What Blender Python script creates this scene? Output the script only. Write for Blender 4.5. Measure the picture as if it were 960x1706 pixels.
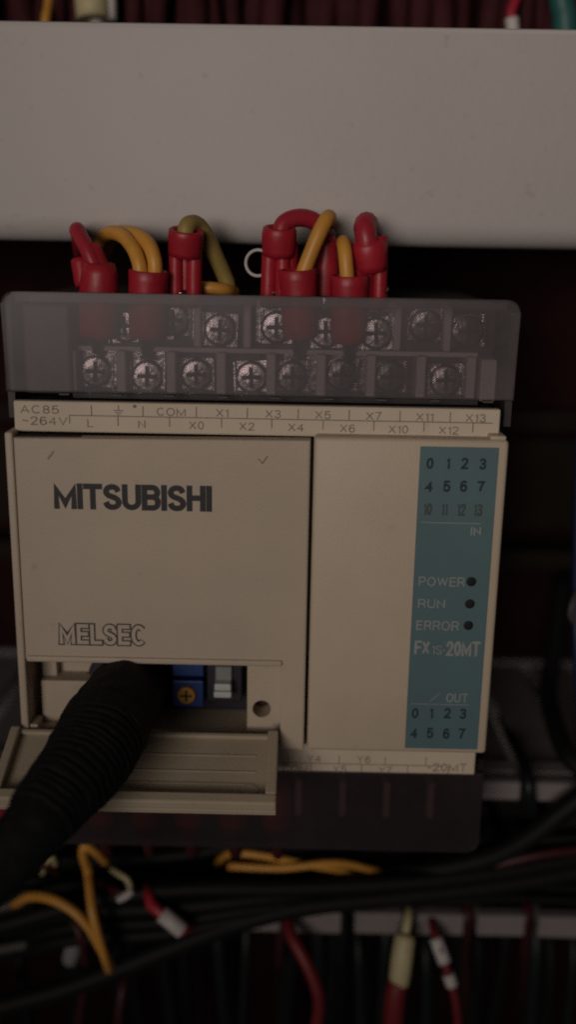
import bpy, bmesh, math, random
from mathutils import Vector, Matrix, noise as mnoise
random.seed(7)
MM = 0.001
scene = bpy.context.scene
col = scene.collection
for o in list(bpy.data.objects):
    bpy.data.objects.remove(o)

# ------------------------------------------------------------------ camera
# device frame in millimetres: X right, Y away from the viewer (front face Y=0), Z up
FPX, PITCH, YAW, ROLL = 1640.0, .2605, -.0079, .0173
CAM = Vector((43.5336, -143.3943, 77.8715))
_f = Vector((math.sin(YAW) * math.cos(PITCH), math.cos(YAW) * math.cos(PITCH), -math.sin(PITCH)))
_r = _f.cross(Vector((0, 0, 1))).normalized()
_u = _r.cross(_f)
RT = math.cos(ROLL) * _r + math.sin(ROLL) * _u
UP = -math.sin(ROLL) * _r + math.cos(ROLL) * _u
FW = _f
cd = bpy.data.cameras.new('camera')
cam = bpy.data.objects.new('camera', cd)
col.objects.link(cam)
cd.sensor_fit = 'VERTICAL'
cd.sensor_height = 36.0
cd.lens = 36.0 * FPX / 1706.0
cd.clip_start = .005
cd.clip_end = 20
cd.dof.use_dof = True
cd.dof.focus_distance = .150
cd.dof.aperture_fstop = 7.0
cam.matrix_world = Matrix(((RT.x, UP.x, -FW.x, CAM.x * MM), (RT.y, UP.y, -FW.y, CAM.y * MM),
                           (RT.z, UP.z, -FW.z, CAM.z * MM), (0, 0, 0, 1)))
scene.camera = cam


def at(px, py, Y):
    """photo pixel -> point in mm on the vertical plane at depth Y"""
    d = FW + RT * ((px - 480) / FPX) - UP * ((py - 853) / FPX)
    return CAM + d * ((Y - CAM.y) / d.y)


# ------------------------------------------------------------------ light
w = bpy.data.worlds.new('World')
scene.world = w
w.use_nodes = True
w.node_tree.nodes['Background'].inputs[0].default_value = (.95, .86, .88, 1)
w.node_tree.nodes['Background'].inputs[1].default_value = .022


def area(name, loc, target, size, watts, colr):
    l = bpy.data.lights.new(name, 'AREA')
    l.shape = 'RECTANGLE'
    l.size, l.size_y = size[0], size[1]
    l.energy = watts
    l.color = colr
    o = bpy.data.objects.new(name, l)
    col.objects.link(o)
    o.location = Vector(loc) * MM
    o.rotation_euler = (Vector(target) - Vector(loc)).to_track_quat('-Z', 'Y').to_euler()
    return o


room = area('room_light', (-125, -635, 200), (100, 20, 122), (.34, .34), .172, (1, .90, .815))
room.data.spread = math.radians(38)   # beam narrowed onto the upper duct so the light fades lower down

scene.render.engine = 'CYCLES'
scene.cycles.max_bounces = 8
scene.cycles.pixel_filter_type = 'BLACKMAN_HARRIS'
scene.cycles.filter_width = 2.0
scene.cycles.use_denoising = False
scene.cycles.use_adaptive_sampling = False
scene.cycles.transparent_max_bounces = 16
scene.view_settings.view_transform = 'Standard'
scene.view_settings.look = 'None'
scene.view_settings.gamma = 1
scene.view_settings.exposure = 0
scene.view_settings.use_curve_mapping = False
scene.render.resolution_x, scene.render.resolution_y = 577, 1024


# ------------------------------------------------------------------ materials
def mat(name, c, rough=.5, metal=0., bump=0., bscale=800., var=.12, vscale=60., spec=.4, spots=0.):
    m = bpy.data.materials.new(name)
    m.use_nodes = True
    nt = m.node_tree
    N, L = nt.nodes, nt.links
    b = N['Principled BSDF']
    b.inputs['Roughness'].default_value = rough
    b.inputs['Metallic'].default_value = metal
    b.inputs['Specular IOR Level'].default_value = spec
    tc = N.new('ShaderNodeTexCoord')
    n1 = N.new('ShaderNodeTexNoise')
    n1.inputs['Scale'].default_value = vscale
    n1.inputs['Detail'].default_value = 6
    n1.inputs['Roughness'].default_value = .65
    L.new(tc.outputs['Object'], n1.inputs['Vector'])
    r = N.new('ShaderNodeValToRGB')
    r.color_ramp.elements[0].position = .3
    r.color_ramp.elements[1].position = .72
    r.color_ramp.elements[0].color = (*[x * (1 - var) for x in c], 1)
    r.color_ramp.elements[1].color = (*[min(1, x * (1 + var * .6)) for x in c], 1)
    L.new(n1.outputs['Fac'], r.inputs[0])
    out = r.outputs[0]
    if spots:
        n3 = N.new('ShaderNodeTexNoise')
        n3.inputs['Scale'].default_value = 420
        n3.inputs['Detail'].default_value = 3
        L.new(tc.outputs['Object'], n3.inputs['Vector'])
        r3 = N.new('ShaderNodeValToRGB')
        r3.color_ramp.elements[0].position = .66
        r3.color_ramp.elements[1].position = .78
        L.new(n3.outputs['Fac'], r3.inputs[0])
        mul = N.new('ShaderNodeMath')
        mul.operation = 'MULTIPLY'
        mul.inputs[1].default_value = spots
        L.new(r3.outputs[0], mul.inputs[0])
        mx = N.new('ShaderNodeMixRGB')
        mx.inputs[2].default_value = (c[0] * .35, c[1] * .3, c[2] * .25, 1)
        L.new(mul.outputs[0], mx.inputs[0])
        L.new(out, mx.inputs[1])
        out = mx.outputs[0]
    L.new(out, b.inputs['Base Color'])
    if bump:
        n2 = N.new('ShaderNodeTexNoise')
        n2.inputs['Scale'].default_value = bscale
        n2.inputs['Detail'].default_value = 3
        L.new(tc.outputs['Object'], n2.inputs['Vector'])
        bp = N.new('ShaderNodeBump')
        bp.inputs['Strength'].default_value = bump
        bp.inputs['Distance'].default_value = .0002
        L.new(n2.outputs['Fac'], bp.inputs['Height'])
        L.new(bp.outputs[0], b.inputs['Normal'])
    return m


def clear_mat(name, tint, haze, dust, gloss=.3):
    """smoky clear plastic: straight-through light, a scattering share and a soft gloss"""
    m = bpy.data.materials.new(name)
    m.use_nodes = True
    nt = m.node_tree
    N, L = nt.nodes, nt.links
    N.remove(N['Principled BSDF'])
    out = N['Material Output']
    tr = N.new('ShaderNodeBsdfTransparent')
    tr.inputs[0].default_value = (*tint, 1)
    df = N.new('ShaderNodeBsdfDiffuse')
    df.inputs[0].default_value = (*dust, 1)
    gl = N.new('ShaderNodeBsdfGlossy')
    gl.inputs['Roughness'].default_value = .32
    gl.inputs[0].default_value = (gloss, gloss, gloss, 1)
    tc = N.new('ShaderNodeTexCoord')
    nz = N.new('ShaderNodeTexNoise')
    nz.inputs['Scale'].default_value = 70
    nz.inputs['Detail'].default_value = 7
    nz.inputs['Roughness'].default_value = .7
    L.new(tc.outputs['Object'], nz.inputs['Vector'])
    mr = N.new('ShaderNodeMapRange')
    mr.inputs['From Min'].default_value = .3
    mr.inputs['From Max'].default_value = .75
    mr.inputs['To Min'].default_value = haze * .7
    mr.inputs['To Max'].default_value = haze * 1.35
    L.new(nz.outputs['Fac'], mr.inputs['Value'])
    m1 = N.new('ShaderNodeMixShader')
    L.new(mr.outputs[0], m1.inputs[0])
    L.new(tr.outputs[0], m1.inputs[1])
    L.new(df.outputs[0], m1.inputs[2])
    m2 = N.new('ShaderNodeMixShader')
    fr = N.new('ShaderNodeFresnel')
    fr.inputs[0].default_value = 1.45
    L.new(fr.outputs[0], m2.inputs[0])
    L.new(m1.outputs[0], m2.inputs[1])
    L.new(gl.outputs[0], m2.inputs[2])
    L.new(m2.outputs[0], out.inputs[0])
    return m


M = dict(
    cream=mat('cream_plastic', (.46, .372, .285), .55, bump=.25, bscale=2500, var=.10, vscale=38, spots=.22),
    cream2=mat('cream_plastic_panel', (.50, .405, .305), .5, bump=.25, bscale=2500, var=.09, vscale=38, spots=.2),
    strip=mat('cream_label_strip', (.56, .465, .36), .6, bump=.15, bscale=2500, var=.08, vscale=80, spots=.15),
    tray=mat('cream_flap_plastic', (.41, .34, .245), .5, bump=.2, bscale=1500, var=.10, vscale=70, spots=.2),
    seam=mat('dark_seam', (.012, .008, .006), .9, var=0),
    duct=mat('grey_duct_plastic', (.48, .437, .418), .6, bump=.25, bscale=700, var=.05, vscale=22, spots=.22),
    finger=mat('shaded_duct_plastic', (.22, .19, .187), .6, bump=.2, bscale=900, var=.2, vscale=90, spots=.2),  # duct plastic darkened for grime and for the weaker light lower down
    plate=mat('maroon_mounting_plate', (.022, .006, .007), .85, spec=.08, bump=.2, bscale=300, var=.5, vscale=30),
    rail=mat('shaded_zinc_rail', (.02, .014, .010), .8, spec=.1, var=.3),  # near black: the deep shade behind the controller is put into the colour
    block=mat('grey_terminal_plastic', (.10, .088, .085), .5, bump=.2, var=.15),
    wallgrey=mat('light_terminal_divider', (.40, .355, .335), .5, bump=.2, var=.15),
    blockdark=mat('dark_terminal_floor', (.03, .025, .026), .5, var=.2),
    metal=mat('screw_metal', (.30, .28, .265), .26, metal=1, bump=.5, bscale=900, var=.35, vscale=300),
    metalshade=mat('shaded_screw_metal', (.03, .027, .025), .6, var=.3, vscale=300),  # dark copy of the screw metal, shade of the lower row painted in
    darkcut=mat('screw_slot', (.015, .013, .012), .8, var=0),
    teal=mat('teal_print_panel', (.088, .152, .166), .45, bump=.1, bscale=2500, var=.08, vscale=60),
    ink=mat('charcoal_ink', (.022, .021, .024), .6, var=.25, vscale=400),
    inkout=mat('outline_ink', (.075, .068, .062), .6, var=.25, vscale=400),
    inkfade=mat('faded_brown_ink', (.20, .15, .12), .6, var=.35, vscale=300),
    inkrow=mat('faded_olive_ink', (.055, .065, .055), .6, var=.3, vscale=300),
    inknavy=mat('dark_navy_ink', (.012, .022, .03), .6, var=.2, vscale=300),
    white=mat('white_print', (.27, .28, .27), .6, var=.2, vscale=300),
    led=mat('dark_indicator_lens', (.003, .005, .005), .7, var=.1),
    red=mat('red_vinyl_sleeve', (.35, .014, .026), .42, bump=.7, bscale=260, var=.22, vscale=160),
    redwire=mat('red_wire_insulation', (.34, .02, .035), .4, bump=.15, var=.2, vscale=150),
    redshade=mat('shaded_red_wire_insulation', (.15, .010, .014), .5, bump=.15, var=.25, vscale=150),  # darker copy of the red insulation, with the dim light below painted in
    darkgrey=mat('dark_grey_wire_insulation', (.07, .065, .06), .55, var=.25, vscale=150),
    maroonwire=mat('maroon_wire_insulation', (.055, .014, .017), .8, spec=.1, var=.5, vscale=90),
    darkred=mat('dark_red_wire_insulation', (.045, .005, .007), .5, var=.25, vscale=150),
    yellow=mat('yellow_wire_insulation', (.60, .28, .048), .42, bump=.15, var=.18, vscale=120, spots=.2),
    olive=mat('olive_yellow_insulation', (.30, .21, .06), .5, bump=.15, var=.2, vscale=120),
    ivory=mat('ivory_marker_sleeve', (.50, .43, .24), .5, var=.15, vscale=120),
    marker=mat('white_marker_sleeve', (.50, .46, .44), .5, var=.15, vscale=120),
    black=mat('black_rubber', (.008, .008, .008), .75, spec=.18, bump=.9, bscale=1800, var=.4, vscale=700),
    blackwire=mat('black_wire_insulation', (.005, .005, .005), .62, spec=.22, bump=.3, bscale=500, var=.3, vscale=200),
    greenwire=mat('dark_green_wire_insulation', (.004, .009, .008), .5, var=.3, vscale=200),
    teawire=mat('teal_wire_insulation', (.02, .10, .09), .5, var=.3, vscale=200),
    bluewire=mat('blue_wire_insulation', (.008, .012, .05), .5, var=.3, vscale=200),
    board=mat('dark_recess_board', (.010, .010, .014), .6, var=.3),
    blue=mat('blue_trimmer_plastic', (.012, .035, .16), .45, var=.2, vscale=300),
    orange=mat('amber_trimmer_rotor', (.42, .20, .03), .45, var=.15, vscale=300),
    toggle=mat('pale_switch_slider', (.46, .48, .47), .4, var=.1, vscale=300),
    toggle2=mat('grey_switch_housing', (.22, .23, .22), .5, var=.15, vscale=300),
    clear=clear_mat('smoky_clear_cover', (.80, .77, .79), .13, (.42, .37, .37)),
    clear2=clear_mat('shaded_clear_cover', (.62, .54, .55), .11, (.15, .125, .125), .35),  # cover plastic tinted darker to paint in the shade over the lower terminals
)

# ------------------------------------------------------------------ object helpers
WL = {}


def link(name, me, parent=None, loc=(0, 0, 0)):
    o = bpy.data.objects.new(name, me)
    col.objects.link(o)
    o.location = Vector(loc) * MM
    WL[o.name] = Vector(loc)
    if parent is not None:
        o.parent = parent
        o.matrix_parent_inverse = Matrix.Translation(-WL[parent.name] * MM)
    return o


def thing(name, label, cat, loc, group=None):
    o = link(name, None, None, loc)
    o.empty_display_size = .01
    return tag(o, label, cat, group)


def tag(o, label, cat, group=None):
    o['label'] = label
    o['category'] = cat
    if group:
        o['group'] = group
    return o


class MB:
    """collects shapes in mm and links them as one mesh"""

    def __init__(s):
        s.bm = bmesh.new()

    def _smooth(s, fs, smooth, mi):
        for f in fs:
            f.smooth = smooth
            f.material_index = mi

    def box(s, x0, x1, y0, y1, z0, z1, bev=0., seg=2, mi=0):
        t = bmesh.new()
        bmesh.ops.create_cube(t, size=1)
        for v in t.verts:
            v.co = Vector((x0 + (v.co.x + .5) * (x1 - x0), y0 + (v.co.y + .5) * (y1 - y0), z0 + (v.co.z + .5) * (z1 - z0)))
        if bev:
            bmesh.ops.bevel(t, geom=t.edges[:], offset=bev, segments=seg, affect='EDGES', profile=.5)
        s.merge(t, mi, bool(bev) and seg > 2)
        return s

    def merge(s, t, mi=0, smooth=False, mtx=None):
        mp = {}
        for v in t.verts:
            mp[v] = s.bm.verts.new(mtx @ v.co if mtx else v.co)
        for f in t.faces:
            try:
                nf = s.bm.faces.new([mp[v] for v in f.verts])
                nf.smooth = smooth or f.smooth
                nf.material_index = mi
            except ValueError:
                pass
        t.free()

    def prism(s, pts, y0, y1, mi=0, bev=0.):
        """polygon (x,z) extruded along Y"""
        t = bmesh.new()
        a = [t.verts.new((x, y0, z)) for x, z in pts]
        b = [t.verts.new((x, y1, z)) for x, z in pts]
        n = len(pts)
        t.faces.new(a)
        t.faces.new(b[::-1])
        for i in range(n):
            t.faces.new((a[i], b[i], b[(i + 1) % n], a[(i + 1) % n]))
        if bev:
            es = [e for e in t.edges if abs(e.verts[0].co.y - y0) < 1e-6 and abs(e.verts[1].co.y - y0) < 1e-6]
            bmesh.ops.bevel(t, geom=es, offset=bev, segments=2, affect='EDGES', profile=.5)
        bmesh.ops.recalc_face_normals(t, faces=t.faces[:])
        s.merge(t, mi)
        return s

    def tube(s, pts, rad, seg=12, hollow=0., mi=0, squash=1., cap=True):
        pts = [Vector(p) for p in pts]
        n = len(pts)
        if not hasattr(rad, '__len__'):
            rad = [rad] * n
        prev = None
        rings = []
        for i, p in enumerate(pts):
            t = (pts[min(i + 1, n - 1)] - pts[max(i - 1, 0)]).normalized()
            if prev is None:
                a = Vector((0, 1, 0)) if abs(t.y) < .9 else Vector((1, 0, 0))
                u = (a - t * a.dot(t)).normalized()
            else:
                u = (prev - t * prev.dot(t)).normalized()
            prev = u
            v = t.cross(u)
            rings.append((p, u, v, rad[i], t))
        if hollow:
            p, u, v, r, t = rings[-1]
            rings.append((p + t * .15, u, v, r * .93, t))
            rings.append((p + t * .1, u, v, r * .74, t))
            rings.append((p - t * hollow, u, v, r * .68, t))
        vr = []
        for p, u, v, r, t in rings:
            vr.append([s.bm.verts.new(p + (u * math.cos(k * math.tau / seg) * squash + v * math.sin(k * math.tau / seg)) * r) for k in range(seg)])
        fs = []
        for i in range(len(vr) - 1):
            for k in range(seg):
                fs.append(s.bm.faces.new((vr[i][k], vr[i][(k + 1) % seg], vr[i + 1][(k + 1) % seg], vr[i + 1][k])))
        s._smooth(fs, True, mi)
        if cap:
            fs = [s.bm.faces.new(vr[0][::-1]), s.bm.faces.new(vr[-1])]
            s._smooth(fs, False, mi)
        return s

    def lathe_y(s, prof, seg=20, mi=0, cx=0, cz=0):
        """profile [(r, y)] turned about a Y axis"""
        vr = []
        for r, y in prof:
            vr.append([s.bm.verts.new((cx + r * math.cos(k * math.tau / seg), y, cz + r * math.sin(k * math.tau / seg))) for k in range(seg)])
        fs = []
        for i in range(len(vr) - 1):
            for k in range(seg):
                fs.append(s.bm.faces.new((vr[i][k], vr[i][(k + 1) % seg], vr[i + 1][(k + 1) % seg], vr[i + 1][k])))
        s._smooth(fs, True, mi)
        s._smooth([s.bm.faces.new(vr[0]), s.bm.faces.new(vr[-1][::-1])], False, mi)
        return s

    def holed(s, x0, x1, z0, z1, cx, cz, r, y0, depth, n=24, mi=0):
        """front plate at y0 with a round hole that runs back by depth"""
        def edge(a):
            c, d = math.cos(a), math.sin(a)
            k = min((x1 - cx) / c if c > 1e-9 else 1e9, (x0 - cx) / c if c < -1e-9 else 1e9,
                    (z1 - cz) / d if d > 1e-9 else 1e9, (z0 - cz) / d if d < -1e-9 else 1e9)
            return (cx + c * k, cz + d * k)
        ang = sorted([i * math.tau / n for i in range(n)] + [math.atan2(z - cz, x - cx) % math.tau for x in (x0, x1) for z in (z0, z1)])
        o = [s.bm.verts.new((edge(a)[0], y0, edge(a)[1])) for a in ang]
        i_ = [s.bm.verts.new((cx + r * math.cos(a), y0, cz + r * math.sin(a))) for a in ang]
        b_ = [s.bm.verts.new((cx + r * .95 * math.cos(a), y0 + depth, cz + r * .95 * math.sin(a))) for a in ang]
        k = len(ang)
        fs = []
        for j in range(k):
            q = (j + 1) % k
            fs.append(s.bm.faces.new((o[j], o[q], i_[q], i_[j])))
            fs.append(s.bm.faces.new((i_[j], i_[q], b_[q], b_[j])))
        s._smooth(fs, False, mi)
        return s

    def mesh(s, name, mats, recalc=True):
        if recalc:
            bmesh.ops.recalc_face_normals(s.bm, faces=s.bm.faces[:])
        for v in s.bm.verts:
            v.co *= MM
        me = bpy.data.meshes.new(name)
        s.bm.to_mesh(me)
        s.bm.free()
        for m_ in (mats if isinstance(mats, (list, tuple)) else [mats]):
            me.materials.append(M[m_])
        return me

    def build(s, name, mats, parent=None):
        return link(name, s.mesh(name, mats), parent)


def spline(pts, per=8):
    P = [Vector(p) for p in pts]
    P = [P[0] * 2 - P[1]] + P + [P[-1] * 2 - P[-2]]
    out = []
    for i in range(1, len(P) - 2):
        a, b, c, d = P[i - 1:i + 3]
        for k in range(per):
            t = k / per
            out.append(.5 * ((2 * b) + (c - a) * t + (2 * a - 5 * b + 4 * c - d) * t * t + (3 * b - a - 3 * c + d) * t ** 3))
    out.append(P[-2])
    return out


def path(*pp, per=8):
    return spline([at(*p) for p in pp], per)


def _arc(cx, cy, rx, ry, a0, a1, n=12):
    return [(cx + rx * math.cos(math.radians(a0 + (a1 - a0) * i / n)), cy + ry * math.sin(math.radians(a0 + (a1 - a0) * i / n))) for i in range(n + 1)]


def _crv(pts):
    return [(p.x, p.y) for p in spline([(x, y, 0) for x, y in pts], 5)]


def _w(w, *pls):
    return (w, [[(x * w, y) for x, y in pl] for pl in pls])


# printed characters as centre-line strokes in a box one unit high
GLYPH = {
    'A': _w(.66, [(0, 0), (.5, 1), (1, 0)], [(.2, .32), (.8, .32)]),
    'B': _w(.56, [(0, 0), (0, 1), (.6, 1)] + _arc(.6, .765, .36, .235, 90, -90) + [(0, .53)], [(.5, .53)] + _arc(.62, .265, .38, .265, 90, -90) + [(0, 0)]),
    'C': _w(.62, _arc(.5, .5, .5, .5, 42, 318, 20)),
    'E': _w(.48, [(1, 1), (0, 1), (0, 0), (1, 0)], [(0, .52), (.92, .52)]),
    'F': _w(.48, [(1, 1), (0, 1), (0, 0)], [(0, .5), (.88, .5)]),
    'H': _w(.56, [(0, 0), (0, 1)], [(1, 0), (1, 1)], [(0, .52), (1, .52)]),
    'I': (0, [[(0, 0), (0, 1)]]),
    'L': _w(.46, [(0, 1), (0, 0), (1, 0)]),
    'M': _w(.72, [(0, 0), (0, 1), (.5, .06), (1, 1), (1, 0)]),
    'N': _w(.58, [(0, 0), (0, 1), (1, 0), (1, 1)]),
    'O': _w(.68, _arc(.5, .5, .5, .5, 90, 450, 24)),
    'P': _w(.54, [(0, 0), (0, 1), (.62, 1)] + _arc(.62, .73, .38, .27, 90, -90) + [(0, .46)]),
    'R': _w(.56, [(0, 0), (0, 1), (.62, 1)] + _arc(.62, .74, .38, .26, 90, -90) + [(0, .48)], [(.55, .48), (.9, .28), (1, 0)]),
    'S': _w(.54, _crv([(.97, .76), (.82, .94), (.5, 1), (.16, .93), (.03, .74), (.2, .59), (.5, .51), (.82, .42), (1, .24), (.84, .06), (.5, 0), (.15, .07), (0, .25)])),
    'T': _w(.56, [(0, 1), (1, 1)], [(.5, 1), (.5, 0)]),
    'U': _w(.56, [(0, 1)] + _arc(.5, .3, .5, .3, 180, 360) + [(1, 1)]),
    'V': _w(.62, [(0, 1), (.5, 0), (1, 1)]),
    'W': _w(.92, [(0, 1), (.26, 0), (.5, .95), (.74, 0), (1, 1)]),
    'X': _w(.60, [(0, 0), (1, 1)], [(0, 1), (1, 0)]),
    'Y': _w(.60, [(0, 1), (.5, .45), (1, 1)], [(.5, .45), (.5, 0)]),
    '0': _w(.46, _arc(.5, .5, .5, .5, 90, 450, 24)),
    '1': _w(.18, [(0, .78), (.6, .84), (1, 1), (1, 0)]),
    '2': _w(.46, _crv([(.02, .72), (.15, .93), (.5, 1), (.88, .92), (.97, .7), (.7, .42), (.25, .17), (0, 0)]) + [(1, 0)]),
    '3': _w(.46, _crv([(.03, .8), (.2, .96), (.5, 1), (.86, .92), (.9, .7), (.7, .55), (.45, .53)]), _crv([(.45, .53), (.8, .47), (1, .27), (.84, .06), (.5, 0), (.15, .06), (0, .24)])),
    '4': _w(.50, [(.76, 0), (.76, 1), (0, .3), (1, .3)]),
    '5': _w(.46, [(.9, 1), (.16, 1), (.07, .5)] + _crv([(.07, .5), (.3, .62), (.6, .63), (.92, .52), (1, .31), (.86, .07), (.5, 0), (.16, .06), (0, .22)])),
    '6': _w(.46, _crv([(.94, .82), (.8, .96), (.5, 1), (.14, .86), (0, .5), (.03, .25), (.2, .05), (.5, 0), (.85, .07), (1, .3), (.86, .54), (.5, .61), (.16, .5), (.03, .3)])),
    '7': _w(.46, [(0, 1), (1, 1), (.55, .5), (.35, 0)]),
    '8': _w(.46, _arc(.5, .765, .42, .235, 90, 450, 18), _arc(.5, .265, .5, .265, 90, 450, 18)),
    '-': _w(.30, [(0, .42), (1, .42)]),
    '~': _w(.42, _crv([(0, .45), (.25, .58), (.5, .5), (.75, .42), (1, .55)])),
}


def lettering(s, parent, Y, m_, box=None, c=None, h=None, wf=1., wt=.13, gap=.13, draw=None, name='lettering'):
    """flat print on the plane Y; box = photo rect (x0,x1,y0,y1), or c = centre pixel and h = height"""
    adv = sum(GLYPH[ch][0] for ch in s) + (len(s) - 1) * (gap + wt)
    if box:
        ym, xm = (box[2] + box[3]) / 2, (box[0] + box[1]) / 2
        X0, X1 = at(box[0], ym, Y).x, at(box[1], ym, Y).x
        z1, z0 = at(xm, box[2], Y).z, at(xm, box[3], Y).z
        H_ = z1 - z0
        t0 = wt * H_
        kx = (X1 - X0 - t0) / max(adv, 1e-6)
    else:
        p = at(c[0], c[1], Y)
        H_ = at(c[0], c[1] - h / 2, Y).z - at(c[0], c[1] + h / 2, Y).z
        z0 = p.z - H_ / 2
        t0 = wt * H_
        kx = H_ * wf
        X0 = p.x - (adv * kx + t0) / 2
    td = (draw if draw is not None else wt) * H_ / 2
    lo, hi = z0 + t0 / 2 - td, z0 + H_ - t0 / 2 + td
    x = X0 + t0 / 2
    bm = bmesh.new()
    lay = 0
    for ch in s:
        gw, pls = GLYPH[ch]
        for pl in pls:
            pts = [Vector((x + px * kx, z0 + t0 / 2 + py * (H_ - t0))) for px, py in pl]
            q = [pts[0]]
            for p_ in pts[1:]:
                if (p_ - q[-1]).length > 1e-4:
                    q.append(p_)
            closed = (q[0] - q[-1]).length < 1e-3
            n = len(q)
            L_, R_2 = [], []
            yy = Y - .04 - .002 * lay
            lay += 1
            for i in range(n):
                da = (q[i] - q[i - 1]).normalized() if i else ((q[0] - q[-2]).normalized() if closed else None)
                db = (q[i + 1] - q[i]).normalized() if i < n - 1 else ((q[1] - q[0]).normalized() if closed else None)
                da = da or db
                db = db or da
                na, nb = Vector((-da.y, da.x)), Vector((-db.y, db.x))
                m2 = (na + nb)
                m2 = m2.normalized() if m2.length > 1e-3 else na
                k = td / max(m2.dot(na), .28)
                e = Vector((0, 0))
                if not closed and i == 0 and n > 1 and abs(db.y) < .99:
                    pass
                ext = Vector((0, 0))
                if not closed and i == 0:
                    ext = -db * td * (1 if abs(db.x) > .98 or abs(db.y) > .98 else 0)
                if not closed and i == n - 1:
                    ext = da * td * (1 if abs(da.x) > .98 or abs(da.y) > .98 else 0)
                for lst, sg in ((L_, 1), (R_2, -1)):
                    v = q[i] + m2 * k * sg + ext
                    lst.append(bm.verts.new((v.x * MM, (yy - .0012 * i) * MM, min(max(v.y, lo), hi) * MM)))
            for i in range(n - 1):
                try:
                    bm.faces.new((L_[i], L_[i + 1], R_2[i + 1], R_2[i]))
                except ValueError:
                    pass
        x += (gw + gap + wt) * kx
    me = bpy.data.meshes.new(name)
    bm.to_mesh(me)
    bm.free()
    me.materials.append(M[m_])
    return link(name, me, parent)


def stroke(parent, name, Y, m_, a, b, wd=.25):
    A, B = at(*a, Y), at(*b, Y)
    d = (B - A).normalized()
    n = Vector((-d.z, 0, d.x)) * wd / 2
    mb = MB()
    mb.prism([((A + n).x, (A + n).z), ((B + n).x, (B + n).z), ((B - n).x, (B - n).z), ((A - n).x, (A - n).z)], Y - .06, Y + .02)
    return mb.build(name, m_, parent)


def bar(parent, name, Y, m_, x0, x1, z0, z1, t=.06):
    return MB().box(x0, x1, Y - t, Y + .02, z0, z1).build(name, m_, parent)


# ------------------------------------------------------------------ setting
o = MB().box(-140, 220, 86, 89, -170, 230).build('mounting_plate', 'plate')
o['kind'] = 'structure'
o['label'] = 'dark maroon mounting plate behind the wiring'

t = thing('din_rail', 'shaded metal mounting rail running behind the controller', 'rail', (40, 86, 25))
MB().box(-120, 200, 84, 86.2, 14, 36).build('web', 'rail', t)
for z in (8.0, 40.6):
    MB().box(-120, 200, 75.5, 76.6, z - 1.2, z + 3.2).build('flange', 'rail', t)
    MB().box(-120, 200, 76.6, 85, z + (2 if z < 20 else -1), z + (3.2 if z < 20 else .2)).build('flange_web', 'rail', t)

# upper duct with its lid on
t = thing('wiring_duct', 'closed grey wiring duct with a plain lid above the controller', 'cable duct', (40, 86, 80))
ZB, ZT = 78.6, 111.3
mb = MB()
prof = []
R_ = 4.2
for k in range(13):
    a = math.radians(90 * k / 12)
    prof.append((22 + R_ - R_ * math.cos(a) if False else 22 + R_ - R_ * math.sin(math.pi / 2 - a), ZB + R_ - R_ * math.sin(a) if False else ZB + R_ - R_ * math.cos(math.pi / 2 - a)))
outer = [(29, ZT), (22.6, ZT), (22.15, ZT - .25), (22, ZT - .8)] + prof + [(30, ZB)]
inner = [(30, ZB + 1.1), (24.5, ZB + 1.1), (23.3, ZB + 2.6), (23.3, ZT - 1.1), (29, ZT - 1.1)]
ring = outer + inner
A = [mb.bm.verts.new((-130, y, z)) for y, z in ring]
B = [mb.bm.verts.new((210, y, z)) for y, z in ring]
for i in range(len(ring)):
    f = mb.bm.faces.new((A[i], A[(i + 1) % len(ring)], B[(i + 1) % len(ring)], B[i]))
    f.smooth = 3 <= i <= 15
mb.bm.faces.new(A)
mb.bm.faces.new(B[::-1])
mb.build('lid', 'duct', t)
MB().box(-130, 210, 84, 85.9, ZB + 1.5, ZT - 1.5).build('base', 'finger', t)
mf = MB().box(-5, 5, 25, 84.2, 0, 1.3, .2, 1).mesh('finger', 'finger')
for k in range(-9, 14):
    link('finger', mf, t, (40 + k * 12.1, 0, ZB + 1.5))
    link('finger', mf, t, (40 + k * 12.1, 0, ZT - 2.8))

# lower duct, open, with two rows of fingers
t = thing('wiring_duct', 'open slotted wiring duct stuffed with black wires below the controller', 'cable duct', (40, 86, -37))
MB().box(-130, 210, 84, 85.9, -54, -20).build('base', 'finger', t)
fw = 9.5
mU = MB().box(-fw / 2, fw / 2, 27.5, 84.2, -.7, .7, .2, 1).box(-fw / 2, fw / 2, 25, 27.6, -1.9, 1.9, .35, 2).box(-fw / 2, fw / 2, 29.6, 34, .5, 1.7, .3, 2).mesh('finger', 'finger')
mL = MB().box(-fw / 2, fw / 2, 27.5, 84.2, -.7, .7, .2, 1).box(-fw / 2, fw / 2, 25, 27.6, -2.35, 2.35, .35, 2).mesh('finger', 'finger')
for k in range(-12, 9):
    x = 61.7 + k * 12.2
    o = link('finger', mU, t, (x - 3.2, random.uniform(-.3, .3), -21.5))
    o = link('finger', mL, t, (x, random.uniform(-.3, .3), -51.5))
    o.rotation_euler = (0, random.uniform(-.012, .012), 0)

# ------------------------------------------------------------------ the controller
P = thing('programmable_controller', 'cream block controller with clear terminal covers and a teal printed panel', 'controller', (37, 75, -22))
mb = MB()
mb.box(0, 75, 17, 78, -21.5, 70.3, .6)                      # rear housing
mb.build('housing', 'block', P)
H = 51.2
body = MB()
body.box(46.1, 75, .0, 20, -.1, H, .7, 3)                   # right half of the raised front
body.build('front_panel', 'cream2', P)
MB().box(0, 1.25, .15, 20, .6, H - .2, .35, 3).build('side_wall', 'cream', P)
MB().box(.7, 46, 1.2, 20, 16, H - .9).build('core', 'seam', P)
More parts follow.
